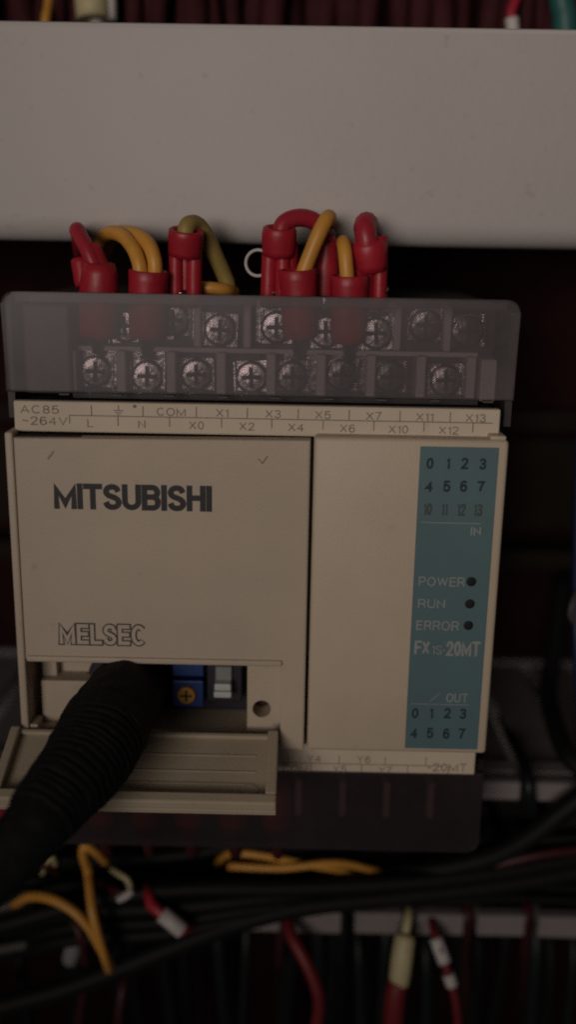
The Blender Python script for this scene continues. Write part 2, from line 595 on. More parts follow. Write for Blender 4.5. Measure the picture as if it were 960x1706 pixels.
# front door: L-shaped plate with rounded rim
door = MB()
door.prism([(1.35, H - 1.0), (45.62, H - .55), (45.62, 0), (41.75, 0), (41.75, 15.0), (1.35, 14.8)], 0, 2.4, bev=.35)
D = door.build('front_door', 'cream', P)
MB().box(1.6, 41.9, -.45, .9, 14.55, 15.55, .3, 3).build('door_lip', 'cream', D)
MB().box(42.1, 45.6, 2.45, 20, .05, 15.9).build('door_rib', 'cream', P)
lettering('MITSUBISHI', D, 0, 'ink', box=(89, 353, 807, 850), wt=.215, gap=.045)
lettering('MELSEC', D, 0, 'inkout', box=(98, 243, 1040, 1074), wt=.20, gap=.13, draw=.31)
lettering('MELSEC', D, -.16, 'cream', box=(98, 243, 1040, 1074), wt=.20, gap=.13, draw=.17)
stroke(D, 'moulded_mark', 0, 'inkfade', (79, 765), (89, 752), .22)
stroke(D, 'moulded_mark', 0, 'inkfade', (430, 764), (437, 772), .16)
stroke(D, 'moulded_mark', 0, 'inkfade', (437, 772), (446, 760), .22)
# small corner tab on the right shoulder
MB().box(72.2, 74.6, .5, 6, H - .1, H + .55, .25, 3).build('corner_tab', 'cream2', P)

# teal indicator panel
T = MB().box(61.85, 73.5, -.12, .3, .8, 50.1, .05, 1).build('indicator_panel', 'teal', P)
Yp = -.12
for s, cx, cy in (('0', 717, 772), ('1', 747, 772), ('2', 775, 772), ('3', 805, 773), ('4', 715, 810), ('5', 745, 810), ('6', 773, 810), ('7', 802, 811)):
    lettering(s, T, Yp, 'inknavy', c=(cx, cy), h=19, wt=.19, wf=.92)
for s, cx in (('10', 713), ('11', 741), ('12', 769), ('13', 797)):
    lettering(s, T, Yp, 'inkrow', c=(cx, 848 + (cx - 713) * .02), h=20, wt=.15, wf=.6)
for s, cx, cy in (('0', 692, 1188), ('1', 719, 1188), ('2', 746, 1188), ('3', 772, 1189), ('4', 690, 1221), ('5', 717, 1221), ('6', 744, 1222), ('7', 770, 1222)):
    lettering(s, T, Yp, 'inknavy', c=(cx, cy), h=17, wt=.17, wf=.9)
stroke(T, 'printed_line', Yp, 'white', (702, 870), (802, 872.5), .14)
stroke(T, 'printed_line', Yp, 'white', (684, 1172), (782, 1174.5), .12)
stroke(T, 'printed_line', Yp, 'white', (717, 1168), (734, 1154), .12)
lettering('IN', T, Yp, 'white', box=(785, 802, 878, 892), wt=.17)
lettering('POWER', T, Yp, 'white', box=(698, 775, 961, 977), wt=.14)
lettering('RUN', T, Yp, 'white', box=(697, 742, 998, 1013), wt=.14)
lettering('ERROR', T, Yp, 'white', box=(694, 765, 1034, 1050), wt=.14)
lettering('FX', T, Yp, 'white', box=(691, 717, 1067, 1090), wt=.17)
lettering('1S', T, Yp, 'white', box=(720, 737, 1075, 1090), wt=.12)
stroke(T, 'printed_line', Yp, 'white', (738, 1083), (742, 1083), .2)
lettering('20MT', T, Yp, 'white', box=(744, 801, 1068, 1093), wt=.17)
lettering('OUT', T, Yp, 'white', box=(744, 780, 1155, 1170), wt=.14)
for cx, cy in ((786, 969), (783.5, 1006), (781, 1042)):
    p = at(cx, cy, Yp)
    MB().lathe_y([(.76, Yp + .1), (.76, Yp - .03), (.70, Yp - .07), (.3, Yp - .09)], 20, 0, p.x, p.z).build('indicator_light', 'led', T)

# upper label strip
MB().box(.9, 73.9, 4.5, 16.5, H - .6, 54.6).build('strip_backing', 'seam', P)
S = MB().box(.8, 74.0, 3, 4.6, H - .55, 55.3, .25, 2).build('label_strip', 'strip', P)
Ys = 3
zl = at(470, 698.5, Ys).z
bar(S, 'printed_line', Ys, 'inkfade', at(115, 690, Ys).x, at(822, 704, Ys).x, zl - .07, zl + .07)
bar(S, 'printed_line', Ys, 'inkfade', at(115, 690, Ys).x - .07, at(115, 690, Ys).x + .07, zl - 1.25, zl)
for cx in (152, 238, 327, 412, 497, 582, 667, 751):
    x = at(cx, 690, Ys).x
    bar(S, 'printed_line', Ys, 'inkfade', x - .07, x + .07, zl + .08, zl + 1.6)
for cx in (196, 282, 369, 453, 539, 624, 708, 790):
    x = at(cx, 690, Ys).x
    bar(S, 'printed_line', Ys, 'inkfade', x - .07, x + .07, zl - 1.45, zl - .08)
RY = lambda x, y: y + (x - 470) * .0202
lettering('AC85', S, Ys, 'inkfade', box=(33, 97, 675, 689), wt=.12)
lettering('~264V', S, Ys, 'inkfade', box=(36, 112, 694, 708), wt=.12)
for s, cx in (('COM', 285), ('X1', 370), ('X3', 455), ('X5', 538), ('X7', 623), ('X11', 708), ('X13', 793)):
    lettering(s, S, Ys, 'inkfade', c=(cx, RY(cx, 690)), h=13.5, wf=1.35, wt=.12)
for s, cx in (('L', 150), ('N', 236), ('X0', 327), ('X2', 411), ('X4', 493), ('X6', 579), ('X10', 664), ('X12', 748)):
    lettering(s, S, Ys, 'inkfade', c=(cx, RY(cx, 711.5)), h=13.5, wf=1.3, wt=.12)
gx, gz = at(197, 684, Ys).x, zl + .9
bar(S, 'earth_symbol', Ys, 'inkfade', gx - .07, gx + .07, gz + .05, gz + .75)
for k, wd in enumerate((.75, .5, .25)):
    bar(S, 'earth_symbol', Ys, 'inkfade', gx - wd, gx + wd, gz - .1 - k * .32, gz + .03 - k * .32)
px_ = at(224, 677, Ys)
MB().lathe_y([(.28, Ys + .02), (.28, Ys - .06)], 12, 0, px_.x, px_.z).build('printed_dot', 'inkfade', S)

# lower label strip
S2 = MB().box(1.5, 74.0, 3, 16.5, -5.5, -.5, .25, 2).build('label_strip', 'strip', P)
zl2 = at(640, 1274, Ys).z
bar(S2, 'printed_line', Ys, 'inkfade', 42, at(745, 1276, Ys).x - .5, zl2 - .06, zl2 + .06)
for k, cx in enumerate((480, 565, 642, 710)):
    x = at(cx, 1274, Ys).x
    bar(S2, 'printed_line', Ys, 'inkfade', x - .06, x + .06, zl2 + .07, zl2 + 1.5)
    x = at(cx + 38, 1274, Ys).x
    bar(S2, 'printed_line', Ys, 'inkfade', x - .06, x + .06, zl2 - 1.4, zl2 - .07)
for s, cx, cy in (('Y4', 523, 1264), ('Y6', 606, 1265), ('COM', 492, 1280), ('Y5', 566, 1281), ('Y7', 642, 1283)):
    lettering(s, S2, Ys, 'inkfade', c=(cx, cy), h=11, wf=1.3, wt=.11)
lettering('-20MT', S2, Ys, 'inkfade', box=(712, 778, 1272, 1285), wt=.11)

# terminal block, two stepped rows
TB = MB().box(.8, 74.6, 15.2, 17.4, 55.4, 70.0).build('terminal_block', 'blockdark', P)
MB().box(.9, 8.2, 9.5, 15.3, 55.5, 69.2, .4, 2).build('end_block', 'block', TB)
MB().box(71.8, 74.3, 9.5, 15.3, 55.5, 62.0, .3, 2).build('end_block', 'wallgrey', TB)
MB().box(8.3, 71.7, 12.6, 15.25, 62.0, 62.7).build('row_divider', 'wallgrey', TB)
MB().box(8.3, 71.7, 9.8, 15.25, 54.9, 55.9).build('row_lip', 'blockdark', TB)
PT = 7.82
LOW = [11.9 + k * PT for k in range(8)]
UPR = [15.9 + k * PT for k in range(8)]
dl = MB().box(-.75, .75, 10.6, 15.25, -3.3, 3.3, .2, 1).mesh('divider', 'wallgrey')
du = MB().box(-.6, .6, 12.2, 15.25, -3.4, 3.5, .2, 1).mesh('divider', 'wallgrey')
for x in LOW + [LOW[-1] + PT]:
    link('divider', dl, TB, (x - PT / 2, 0, 58.9))
for x in UPR:
    link('divider', du, TB, (x - PT / 2, 0, 66.2))
sm = MB()
sm.box(-2.9, 2.9, 14.4, 15.3, -2.7, 2.7, .15, 1)
sm.lathe_y([(2.6, 14.42), (2.6, 13.6), (2.45, 13.35), (2.1, 13.2), (1.2, 13.12), (.2, 13.1)], 24)
sm.box(-1.6, 1.6, 13.04, 13.6, -.33, .33, mi=1)
sm.box(-.33, .33, 13.05, 13.59, -1.6, 1.6, mi=1)
sm.box(-2.9, -2.5, 13.4, 14.5, -2.6, 2.6, .1, 1)
sm.box(2.5, 2.9, 13.4, 14.5, -2.6, 2.6, .1, 1)
for f in sm.bm.faces:
    f.smooth = False
sme = sm.mesh('terminal_screw', ['metal', 'darkcut'])
smd = sme.copy()
smd.materials[0] = M['metalshade']
for r_, xs, z in (('l', LOW, 58.7), ('u', UPR, 66.2)):
    for x in xs:
        o = link('terminal_screw', sme, TB, (x, random.uniform(-.25, .35), z))
        a = random.uniform(0, 1.5)
        o.rotation_euler = (random.uniform(-.06, .06), random.uniform(-.06, .06), random.uniform(-.06, .06))

# clear hinged terminal covers
def cover(name, X0, X1, Z0, Z1, zs, Yf, m_, top=True):
    mb = MB()
    pts = []
    rc = 1.8
    def arc(cx, cz, a0):
        return [(cx + rc * math.cos(math.radians(a0 + k * 15)), cz + rc * math.sin(math.radians(a0 + k * 15))) for k in range(7)]
    if top:
        pts = [(X0, Z0), (X1, Z0)] + arc(X1 - rc, Z1 - rc, 0) + arc(X0 + rc, Z1 - rc, 90)
    else:
        pts = [(X1, Z1), (X0, Z1)] + arc(X0 + rc, Z0 + rc, 180) + arc(X1 - rc, Z0 + rc, 270)
    mb.prism(pts, Yf, Yf + 1.2, bev=.4)
    za, zb = (zs, Z1 - 1.9) if top else (Z0 + 1.9, zs)
    mb.box(X0 + .02, X0 + 1.1, Yf + 1.25, Yf + 15, za, zb)
    mb.box(X1 - 1.1, X1 - .02, Yf + 1.25, Yf + 15, za, zb)
    if top:
        mb.box(X0 + 1.9, X1 - 1.9, Yf + 1.25, Yf + 3.2, Z1 - 1.5, Z1 - .05)
    else:
        mb.box(X0 + 1.9, X1 - 1.9, Yf + 1.25, Yf + 9, Z0 + .05, Z0 + 1.2)
    return mb.build(name, m_, P)


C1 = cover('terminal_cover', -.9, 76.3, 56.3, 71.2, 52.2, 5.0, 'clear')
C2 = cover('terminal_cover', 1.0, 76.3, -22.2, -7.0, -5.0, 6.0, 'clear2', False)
bl = MB().box(.8, 74.5, 15.3, 17.3, -20.5, -6).build('terminal_block', 'blockdark', P)
for k in range(9):
    link('divider', du, bl, (6 + k * PT, 0, -16.2))
for k in range(8):
    link('terminal_screw', smd, bl, (6 + PT / 2 + k * PT, 0, -16.5))
# pale hinge nibs along the dark gap over the label strip
nib = MB().box(-.8, .8, 5.2, 6.4, -.12, .12, .08, 1).mesh('hinge_nib', 'block')
for k in range(9):
    link('hinge_nib', nib, P, (8 + k * 8.05, 0, 56.05))

# ---- port recess
RB = MB().box(1.3, 42, 10.0, 16, .3, 15.9).build('port_recess', 'board', P)
MB().box(1.3, 42, 2.5, 10.1, .25, 1.9, .1, 1).build('recess_floor', 'cream', RB)
MB().box(1.3, 42, 2.45, 10.1, 15.1, 15.9).build('recess_ceiling', 'cream', RB)
mb = MB()
mb.box(1.3, 12.2, 8.4, 10.1, 1.9, 15.05)
mb.box(2.4, 11.6, 4.4, 8.5, 1.85, 9.2, .25, 2)
mb.box(2.2, 4.6, 6.4, 8.5, 9.1, 12.5, .2, 2)
mb.box(1.3, 2.6, .6, 4.0, 1.2, 3.2, .2, 2)
mb.build('recess_step', 'cream', RB)
mb = MB()
pc = at(436, 1181, 2.6)
mb.holed(36.3, 41.72, 1.9, 15.05, pc.x, pc.z, 1.5, 2.6, 5)
mb.box(36.3, 36.6, 2.62, 10.05, 1.9, 15.05)
mb.build('screw_boss', 'cream', RB)
MB().lathe_y([(1.35, 7.4), (1.35, 6.4), (.9, 6.1)], 18, 0, pc.x, pc.z).build('boss_screw', 'darkred', RB)
# trimmers
for cx, cy in ((313, 1155), (313, 1104)):
    p = at(cx, cy, 5.6)
    b_ = MB().box(p.x - 2.6, p.x + 2.6, 5.6, 10.1, p.z - 2.5, p.z + 2.2, .25, 2).build('trimmer', 'blue', RB)
    if cy > 1120:
        MB().lathe_y([(1.55, 5.7), (1.5, 5.0), (1.3, 4.85)], 20, 0, p.x - .2, p.z - .15).box(p.x - 1.15, p.x + .75, 4.79, 5.0, p.z - .32, p.z + .02, mi=1).box(p.x - .37, p.x - .03, 4.78, 5.0, p.z - 1.1, p.z + .8, mi=1).build('rotor', ['orange', 'darkcut'], b_)
p = at(373, 1132, 6)
MB().box(p.x - 2.9, p.x + 3.0, 6.4, 10.1, p.z - 4.2, p.z + 2.6, .2, 1).build('switch_housing', 'board', RB)
MB().box(p.x - 1.35, p.x + 1.3, 5.6, 6.6, p.z - .2, p.z + 2.4, .15, 1).build('switch_mark', 'toggle2', RB)
mb = MB().box(p.x - 1.5, p.x + 1.4, 3.6, 6.6, p.z - 2.2, p.z - 1.15, .2, 2).box(p.x - 1.4, p.x + 1.3, 3.9, 6.6, p.z - 1.1, p.z + .1, .2, 2)
mb.build('switch_slider', 'toggle', RB)
# connector socket collar round the cable plug
p = at(205, 1128, 7)
MB().lathe_y([(6.2, 10.05), (6.2, 7.6), (5.9, 7.3), (5.0, 7.3)], 28, 0, p.x, p.z - 1.2).build('socket', 'board', RB)

# ---- port flap, swung open towards the viewer
TH = math.radians(20)
hy, hz = -.2, 2.6
FL = 14.6
mb = MB()
X0, X1 = -1.3, 41.5
fl = MB()
fl.box(X0, X1, -FL, 0, -1.3, -.2, .2, 2)
fl.box(X0, X1, -FL, -FL + 1.9, -.25, 1.5, .3, 2)
fl.box(X0, X0 + 1.5, -FL + 1.8, -.2, -.25, 1.3, .3, 2)
fl.box(X1 - 1.7, X1, -FL + 1.8, -.2, -.25, 1.5, .3, 2)
fl.box(X0 + 1.4, X1 - 1.6, -.9, -.1, -.25, .55, .2, 2)
# moulded lines inside the tray
for yy in (-4.2, -7.4, -9.8):
    fl.box(X0 + 12, X1 - 3.4, yy - .12, yy + .12, -.25, -.08)
fl.lathe_y([(.1, 0), (.1, .01)], 6, 0, 0, -5)
rot = Matrix.Translation((0, hy, hz)) @ Matrix.Rotation(TH, 4, 'X')
for v in fl.bm.verts:
    v.co = rot @ v.co
F = fl.build('port_flap', 'tray', P)
ov = MB()
rr = []
for k in range(20):
    a = k * math.tau / 20
    rr.append((37.3 + 1.6 * math.cos(a), -10.9 + 1.05 * math.sin(a)))
A = [ov.bm.verts.new(rot @ Vector((x, y, -.19))) for x, y in rr]
B = [ov.bm.verts.new(rot @ Vector((x * .9 + 3.73, y * .88 - 1.31, -.02))) for x, y in rr]
for k in range(20):
    ov.bm.faces.new((A[k], A[(k + 1) % 20], B[(k + 1) % 20], B[k]))
ov.bm.faces.new(B)
ov.build('moulded_pad', 'tray', F)

# ------------------------------------------------------------------ programming cable
cb = thing('programming_cable', 'thick black cable with a ribbed rubber boot plugged into the open port', 'cable', tuple(at(205, 1128, 8)))
full = path((226, 1134, 9.5), (208, 1158, 0), (178, 1206, -9), (146, 1264, -17), (92, 1330, -25), (40, 1396, -31), (-30, 1466, -36), (-120, 1540, -41), per=26)
n = len(full)


def rad_at(i):
    u = i / 26
    base = [5.7, 6.1, 6.4, 6.25, 5.4, 4.7, 4.5, 4.5]
    k = min(int(u), 6)
    fr = min(u - k, 1)
    r = base[k] * (1 - fr) + base[k + 1] * fr
    return r


i1, i2 = 62, 118


def lumpy(mb, amt, sc):
    for v in mb.bm.verts:
        n_ = mnoise.noise_vector(v.co * sc)
        v.co += n_ * amt
    return mb


mb = MB().tube(full[:i1 + 1], [rad_at(i) - .05 + (.35 if i > i1 - 9 else 0) for i in range(i1 + 1)], 36)
lumpy(mb, .28, .42).build('plug', 'black', cb)
dense, rads = [], []
edges_ = [0]
while edges_[-1] < (i2 - i1) * 3 + 3:
    edges_.append(edges_[-1] + random.choice((8, 9, 11, 12, 14)))
for i in range(i1, i2):
    for k in range(3):
        dense.append(full[i].lerp(full[i + 1], k / 3))
        j = len(dense) - 1
        e0 = max(e for e in edges_ if e <= j)
        e1 = min(e for e in edges_ if e > j)
        tri = (j - e0) / (e1 - e0)
        taper = 1 - .10 * (i - i1) / (i2 - i1)
        rads.append(rad_at(i + k / 3) * taper + .02 + (.22 if tri < .62 else -.20))
lumpy(MB().tube(dense, rads, 40), .22, .5).build('boot', 'black', cb)
lumpy(MB().tube(full[i2 - 1:], [rad_at(i) * .9 for i in range(i2 - 1, n)], 32), .2, .4).build('sheath', 'black', cb)


# ------------------------------------------------------------------ wires at the upper terminals
def lug(parent, x, z, z1, Y):
    """fork lug under the screw with its barrel"""
    mb = MB()
    for s in (-1, 1):
        mb.box(x + s * 2.0 - .55, x + s * 2.0 + .55, 14.0, 14.5, z - 2.4, z + 2.6)
    mb.box(x - 2.55, x + 2.55, 13.9, 14.45, z + 2.5, z + 4.0)
    mb.tube(spline([(x, 14.0, z + 3.2), (x, (Y + 14) / 2, z + 4.6), (x, Y, z1)], 4), 1.3, 10)
    mb.build('lug', 'metal', parent)


def wire(label, conduits, sleeve=None, legs=None, term=None, cat='wire', name='insulated_wire', group=None, extra=None):
    """conduits: [(path, radius, material)]; sleeve: (points, radii, material, hollow, squash)"""
    base = Vector(sleeve[0][0]) if sleeve else Vector(conduits[0][0][0])
    t = thing(name, label, cat, tuple(base), group)
    for pth, r, m_ in conduits:
        MB().tube(pth, r, 12).build('conductor', m_, t)
    if sleeve:
        pts, rads, m_, hol, sq = sleeve
        mb = MB().tube(pts, rads, 20, hollow=hol, squash=sq)
        if legs:
            for (a, b, r) in legs:
                mb.tube(spline([a, (Vector(a) + Vector(b)) / 2, b], 3), [r * .9, r, r, r, r, r, r * .95], 10)
        mb.build('sleeve', m_, t)
    if term:
        lug(t, *term)
    return t


def sl(px, py0, py1, Y0, Y1, px1=None, n=7):
    a, b = at(px, py0, Y0), at(px if px1 is None else px1, py1, Y1)
    return [a.lerp(b, i / n) for i in range(n + 1)]


# L terminal: two red sleeves leaning to the left
s0 = sl(163, 560, 438, 11.5, 10.0, 166)
wire('red sleeved wire tilting left beside the pair of arched yellow wires',
     [(path((160, 450, 10.2), (146, 418, 11), (132, 392, 13), (128, 384, 14.5), (130, 388, 20), (134, 420, 34), (136, 440, 60), per=8), 1.25, 'redwire')],
     (s0, [2.9, 2.95, 3.0, 3.05, 3.1, 3.0, 2.8, 2.3], 'red', 0, .85),
     legs=[(at(141, 478, 11.5), at(133, 432, 12.5), 1.5), (at(175, 470, 10.6), at(150, 412, 12.0), 1.7)],
     term=(LOW[0], 58.7, at(163, 560, 11.5).z + .5, 11.5))
# N terminal: pair of yellow wires
s1 = sl(244, 562, 452, 11.0, 10.0, 247)
wire('pair of yellow wires arching left out of one short red sleeve',
     [(path((236, 470, 10), (232, 440, 10), (222, 414, 11.5), (205, 394, 14), (184, 388, 18), (168, 402, 24), (160, 430, 40), (160, 440, 66)), 1.15, 'yellow'),
      (path((258, 470, 10), (258, 438, 9.8), (250, 412, 10.8), (236, 396, 13), (214, 388, 17), (190, 392, 24), (176, 420, 40), (172, 440, 66)), 1.15, 'yellow')],
     (s1, [2.7, 2.8, 2.85, 2.9, 2.95, 3.0, 3.0, 3.05], 'red', 2.5, .85),
     term=(LOW[1], 58.7, at(244, 562, 11).z + .5, 11))
# COM terminal: tall sleeve, yellow wire falling to the right
s2 = sl(308, 425, 384, 12.5, 11.5, 310, 5)
wire('tall slotted red sleeve with an olive yellow wire dropping to its right',
     [(path((308, 398, 11.6), (312, 376, 12), (328, 374, 14), (345, 396, 15.5), (358, 425, 16.5), (372, 455, 17.5), (380, 478, 18), (380, 505, 19.5)), 1.3, 'olive')],
     (s2, [2.6, 2.6, 2.65, 2.7, 2.7, 2.65], 'red', 2.2, .9),
     legs=[(at(293, 512, 12.8), at(293, 412, 12.4), 1.15), (at(323, 512, 12.8), at(324, 412, 12.4), 1.2), (at(310, 512, 14.2), at(310, 412, 13.5), 1.6)],
     term=(UPR[1] + 1.4, 66.2, at(308, 480, 12.8).z, 12.8))
wire('short yellow wire end lying on the cover edge beside the tall slotted red sleeve',
     [(path((330, 479, 15.5), (352, 480, 15.2), (375, 483, 16), (390, 487, 19)), 1.0, 'yellow')])
# X3 / X4 cluster
s3 = sl(464, 425, 380, 12.5, 11.5, 466, 5)
wire('red wire looping over from a slotted red sleeve beside the thin white ring',
     [(path((466, 398, 11.6), (472, 374, 12), (490, 364, 12.8), (512, 364, 13.8), (530, 374, 14.6), (540, 398, 15), (543, 430, 15), (543, 480, 15)), 1.35, 'redwire')],
     (s3, [2.5, 2.55, 2.6, 2.65, 2.65, 2.5], 'red', 2.0, .9),
     legs=[(at(446, 512, 12.8), at(450, 408, 12.4), 1.25), (at(470, 512, 12.4), at(472, 410, 12.2), 1.2), (at(482, 512, 14), at(480, 402, 13.2), 1.6)],
     term=(UPR[3], 66.2, at(464, 480, 12.8).z, 12.8))
s4 = sl(500, 562, 450, 11, 10, 496)
wire('single yellow wire slanting up and right out of a short red sleeve',
     [(path((500, 475, 10), (508, 448, 10), (522, 412, 10), (536, 380, 10.5), (546, 364, 12), (549, 364, 16), (548, 380, 24), (546, 420, 40), (546, 440, 66)), 1.18, 'yellow')],
     (s4, [2.6, 2.7, 2.75, 2.8, 2.85, 2.85, 2.9, 2.95], 'red', 2.5, .85),
     term=(LOW[4] + .6, 58.7, at(500, 562, 11).z + .5, 11))
s5 = sl(540, 520, 392, 15.5, 15.0, 545)
wire('red sleeve standing behind the slanting yellow wire under the red loop',
     [(path((543, 420, 15), (545, 400, 15), (548, 392, 18), (550, 410, 28), (550, 430, 60)), 1.2, 'darkred')],
     (s5, [2.0, 2.1, 2.2, 2.2, 2.1, 2.0, 1.7, 1.3], 'red', 0, .9),
     term=(UPR[4] + .3, 66.2, at(540, 518, 15).z, 14.5))
s6 = sl(580, 570, 460, 11, 10, 582)
wire('single yellow wire standing upright out of a short red sleeve',
     [(path((580, 478, 10), (577, 440, 10), (574, 412, 11), (572, 404, 13.5), (572, 412, 20), (572, 430, 40), (572, 442, 66)), 1.12, 'yellow')],
     (s6, [2.6, 2.7, 2.75, 2.8, 2.85, 2.85, 2.9, 2.95], 'red', 2.5, .85),
     term=(LOW[5] + .6, 58.7, at(580, 570, 11).z + .5, 11))
s7 = sl(618, 452, 400, 12.8, 12.2, 614, 5)
wire('bulky red sleeve with a rounded red wire bend beside the upright yellow wire',
     [(path((614, 430, 12), (611, 398, 11.6), (608, 378, 12.6), (612, 372, 15), (618, 390, 22), (622, 420, 40), (622, 440, 66)), 1.7, 'redwire')],
     (s7, [2.5, 2.6, 2.75, 2.8, 2.8, 2.4], 'red', 0, .9),
     legs=[(at(632, 515, 12.8), at(634, 394, 12.8), 1.25), (at(610, 515, 13.2), at(606, 440, 12.6), 1.7)],
     term=(UPR[5] + 1.0, 66.2, at(618, 480, 12.8).z, 12.8))
# thin white ring
c0 = at(430, 438, 14)
ringp = [c0 + Vector((1.9 * math.cos(a), .8 * math.sin(a), 1.95 * math.sin(a))) for a in [math.radians(60 + k * 15) for k in range(19)]]
tag(MB().tube(ringp, .26, 8).build('wire_loop', 'marker'), 'thin white loop of wire hooked round the slotted red sleeve', 'wire')

for k in range(5):
    x = 9.9 + k * PT
    t = thing('insulated_wire', 'red sleeved wire behind the lower clear cover under the open flap', 'wire', (x, 12.4, -14), 'red sleeved wires at the lower terminals')
    MB().tube([(x, 12.6, -13.5), (x, 12.4, -16), (x + .1, 12.2, -20), (x + .2, 12.4, -24.2)], [2.3, 2.6, 2.7, 2.6], 16, hollow=2).build('sleeve', 'red', t)
    MB().tube(spline([(x + .2, 12.4, -22), (x + .3, 13, -27), (x + .4, 18, -31), (x + 1, 30, -34), (x + 3, 40, -36)], 5), 1.1, 10).build('conductor', 'darkred', t)
# ------------------------------------------------------------------ wires in and below the lower duct
GB = 'black wires lying in the lower duct'
LB = 'thin black wire lying along the open lower duct'
for k in range(16):
    y0 = 1408 + k * 7.5 + random.uniform(-6, 6)
    Y = 33 + random.uniform(-5, 9)
    pp = []
    for j in range(7):
        x = -60 + j * 185
        pp.append((x, y0 + 26 * math.sin(j * .9 + k * 1.7) * .4 + (1 - j / 6) * random.uniform(-5, 25) + (j / 6) * random.uniform(-30, 5), Y + random.uniform(-2, 2)))
    tag(MB().tube(path(*pp, per=5), random.uniform(.85, 1.25), 9).build('insulated_wire', 'blackwire'), LB, 'wire', GB)
tag(MB().tube(path((-60, 1690, 16), (90, 1652, 17), (200, 1612, 18), (300, 1572, 19.5), (400, 1536, 21.5), (520, 1508, 23), (700, 1490, 24.5), (860, 1470, 26), (1020, 1440, 28), per=6), 2.0, 14).build('insulated_wire', 'blackwire'),
    'thick black cable rising across the pale duct fingers', 'cable')
tag(MB().tube(path((-60, 1560, 19), (80, 1520, 20), (200, 1492, 20.5), (330, 1480, 21), (520, 1478, 22), (760, 1462, 24), (1020, 1420, 28), per=6), 1.7, 12).build('insulated_wire', 'blackwire'),
    'black cable passing under the yellow wire fork', 'cable')
for k, (lab, ya, r) in enumerate((('black cable lying across the finger tips above the thick rising cable', 1512, 1.7), ('thinner black wire lying across the finger tips above the thick rising cable', 1536, 1.3),
                                  ('black wire crossing the finger tips close against the thick rising cable', 1556, 1.5))):
    tag(MB().tube(path((-60, ya + 80 - k * 8, 34), (20, ya + 44 - k * 6, 30), (64, ya + 20, 23.4), (140, ya + 6, 21), (240, ya + 2, 20.6), (330, ya - 4 - k * 3, 20.8), (420, ya - 14 - k * 7, 21.6), (520, ya - 24 - k * 12, 24), (640, ya - 34 - k * 16, 31), (800, ya - 50 - k * 18, 36), per=6), r, 12).build('insulated_wire', 'blackwire'), lab, 'wire')
tag(MB().tube(path((1010, 1300, 20), (940, 1350, 20), (880, 1396, 21), (810, 1430, 23), (700, 1452, 26), (560, 1462, 29), (420, 1470, 32), per=6), 1.9, 12).build('insulated_wire', 'blackwire'),
    'black cable sweeping down from the right into the lower duct', 'cable')
tag(MB().tube(path((1000, 1300, 26), (950, 1262, 30), (925, 1205, 40), (915, 1150, 52), (925, 1080, 60), (940, 960, 70), per=6), 1.9, 12).build('insulated_wire', 'blackwire'),
    'black cable hanging down beside the controller towards the rear duct fingers', 'cable')
tag(MB().tube(path((836, 1195, 62), (850, 1226, 48), (868, 1258, 34), (880, 1296, 23.5), (884, 1330, 22.5), (892, 1372, 27), (905, 1400, 34), per=6), 1.15, 10).build('insulated_wire', 'greenwire'),
    'dark wire dropping through the slot between two rear duct fingers', 'wire')

tag(MB().tube(path((380, 1443, 23.5), (470, 1446, 22.5), (560, 1438, 23), (624, 1450, 26), (700, 1470, 34), per=6), .75, 10).build('insulated_wire', 'yellow'),
    'lower of two thin yellow wires that converge over the black bundle', 'wire')
tag(MB().tube(path((360, 1440, 32), (384, 1422, 25.5), (440, 1426, 24), (510, 1440, 24), (580, 1452, 26), (640, 1470, 34), per=6), .75, 10).build('insulated_wire', 'yellow'),
    'upper of two thin yellow wires that converge over the black bundle', 'wire')
tag(MB().tube(path((20, 1510, 26), (48, 1494, 21), (85, 1498, 17.5), (122, 1518, 16), (150, 1548, 15), (168, 1580, 14.8), (182, 1604, 16), (190, 1625, 22), per=6), .95, 12).build('insulated_wire', 'yellow'),
    'yellow wire curving over from the left to join the fork', 'wire')
tag(MB().tube(path((176, 1436, 22), (160, 1420, 19), (142, 1410, 18), (138, 1424, 18.5), (146, 1452, 20), (149, 1480, 17), (154, 1520, 14), (164, 1562, 13), (176, 1600, 13.6), (186, 1626, 20), per=6), .9, 12).build('insulated_wire', 'yellow'),
    'yellow wire bent over at the top and running straight down to the fork', 'wire')
tag(MB().tube(path((186, 1448, 24), (198, 1456, 20), (212, 1466, 18.5), (218, 1486, 19.5), (212, 1500, 24), per=6), .6, 10).build('insulated_wire', 'ivory'),
    'thin pale wire hooked among the black cables', 'wire')
wire('frayed pale wire end with a dark red root among black cables',
     [(path((168, 1470, 24), (190, 1484, 19), (206, 1490, 18)), .8, 'darkred'), (path((198, 1498, 18), (210, 1492, 17.5), (220, 1484, 18)), .75, 'marker')])
tag(MB().tube(path((70, 1455, 24), (78, 1436, 19), (86, 1428, 18), (92, 1440, 20), per=6), .6, 10).build('insulated_wire', 'ivory'), 'short pale wire arch close under the thick programming cable', 'wire')
tag(MB().tube(path((40, 1452, 24), (58, 1440, 20), (76, 1440, 19.5), (96, 1452, 23), per=6), 1.0, 10).build('insulated_wire', 'darkred'), 'dark red wire crossing behind the short pale wire arch', 'wire')
tag(MB().tube(path((-30, 1330, -4), (2, 1345, -2), (14, 1372, 2), (10, 1410, 8), (-10, 1450, 14), per=6), 1.3, 10).build('insulated_wire', 'redwire'), 'red wire showing behind the programming cable under the flap', 'wire')

# marker tubes
a, b = at(252, 1508, 17), at(304, 1550, 15.5)
t = wire('red wire end with a wide white marker tube lying across black cables',
         [([a + (a - b) * .25 + Vector((0, 4, 0)), a, b, b + (b - a) * .3 + Vector((0, 6, -1))], 1.15, 'redwire')])
m0, m1 = a.lerp(b, .33), a.lerp(b, 1.0)
MB().tube([m0, m0.lerp(m1, .5), m1], 1.6, 16, hollow=1.0).build('marker_tube', 'marker', t)

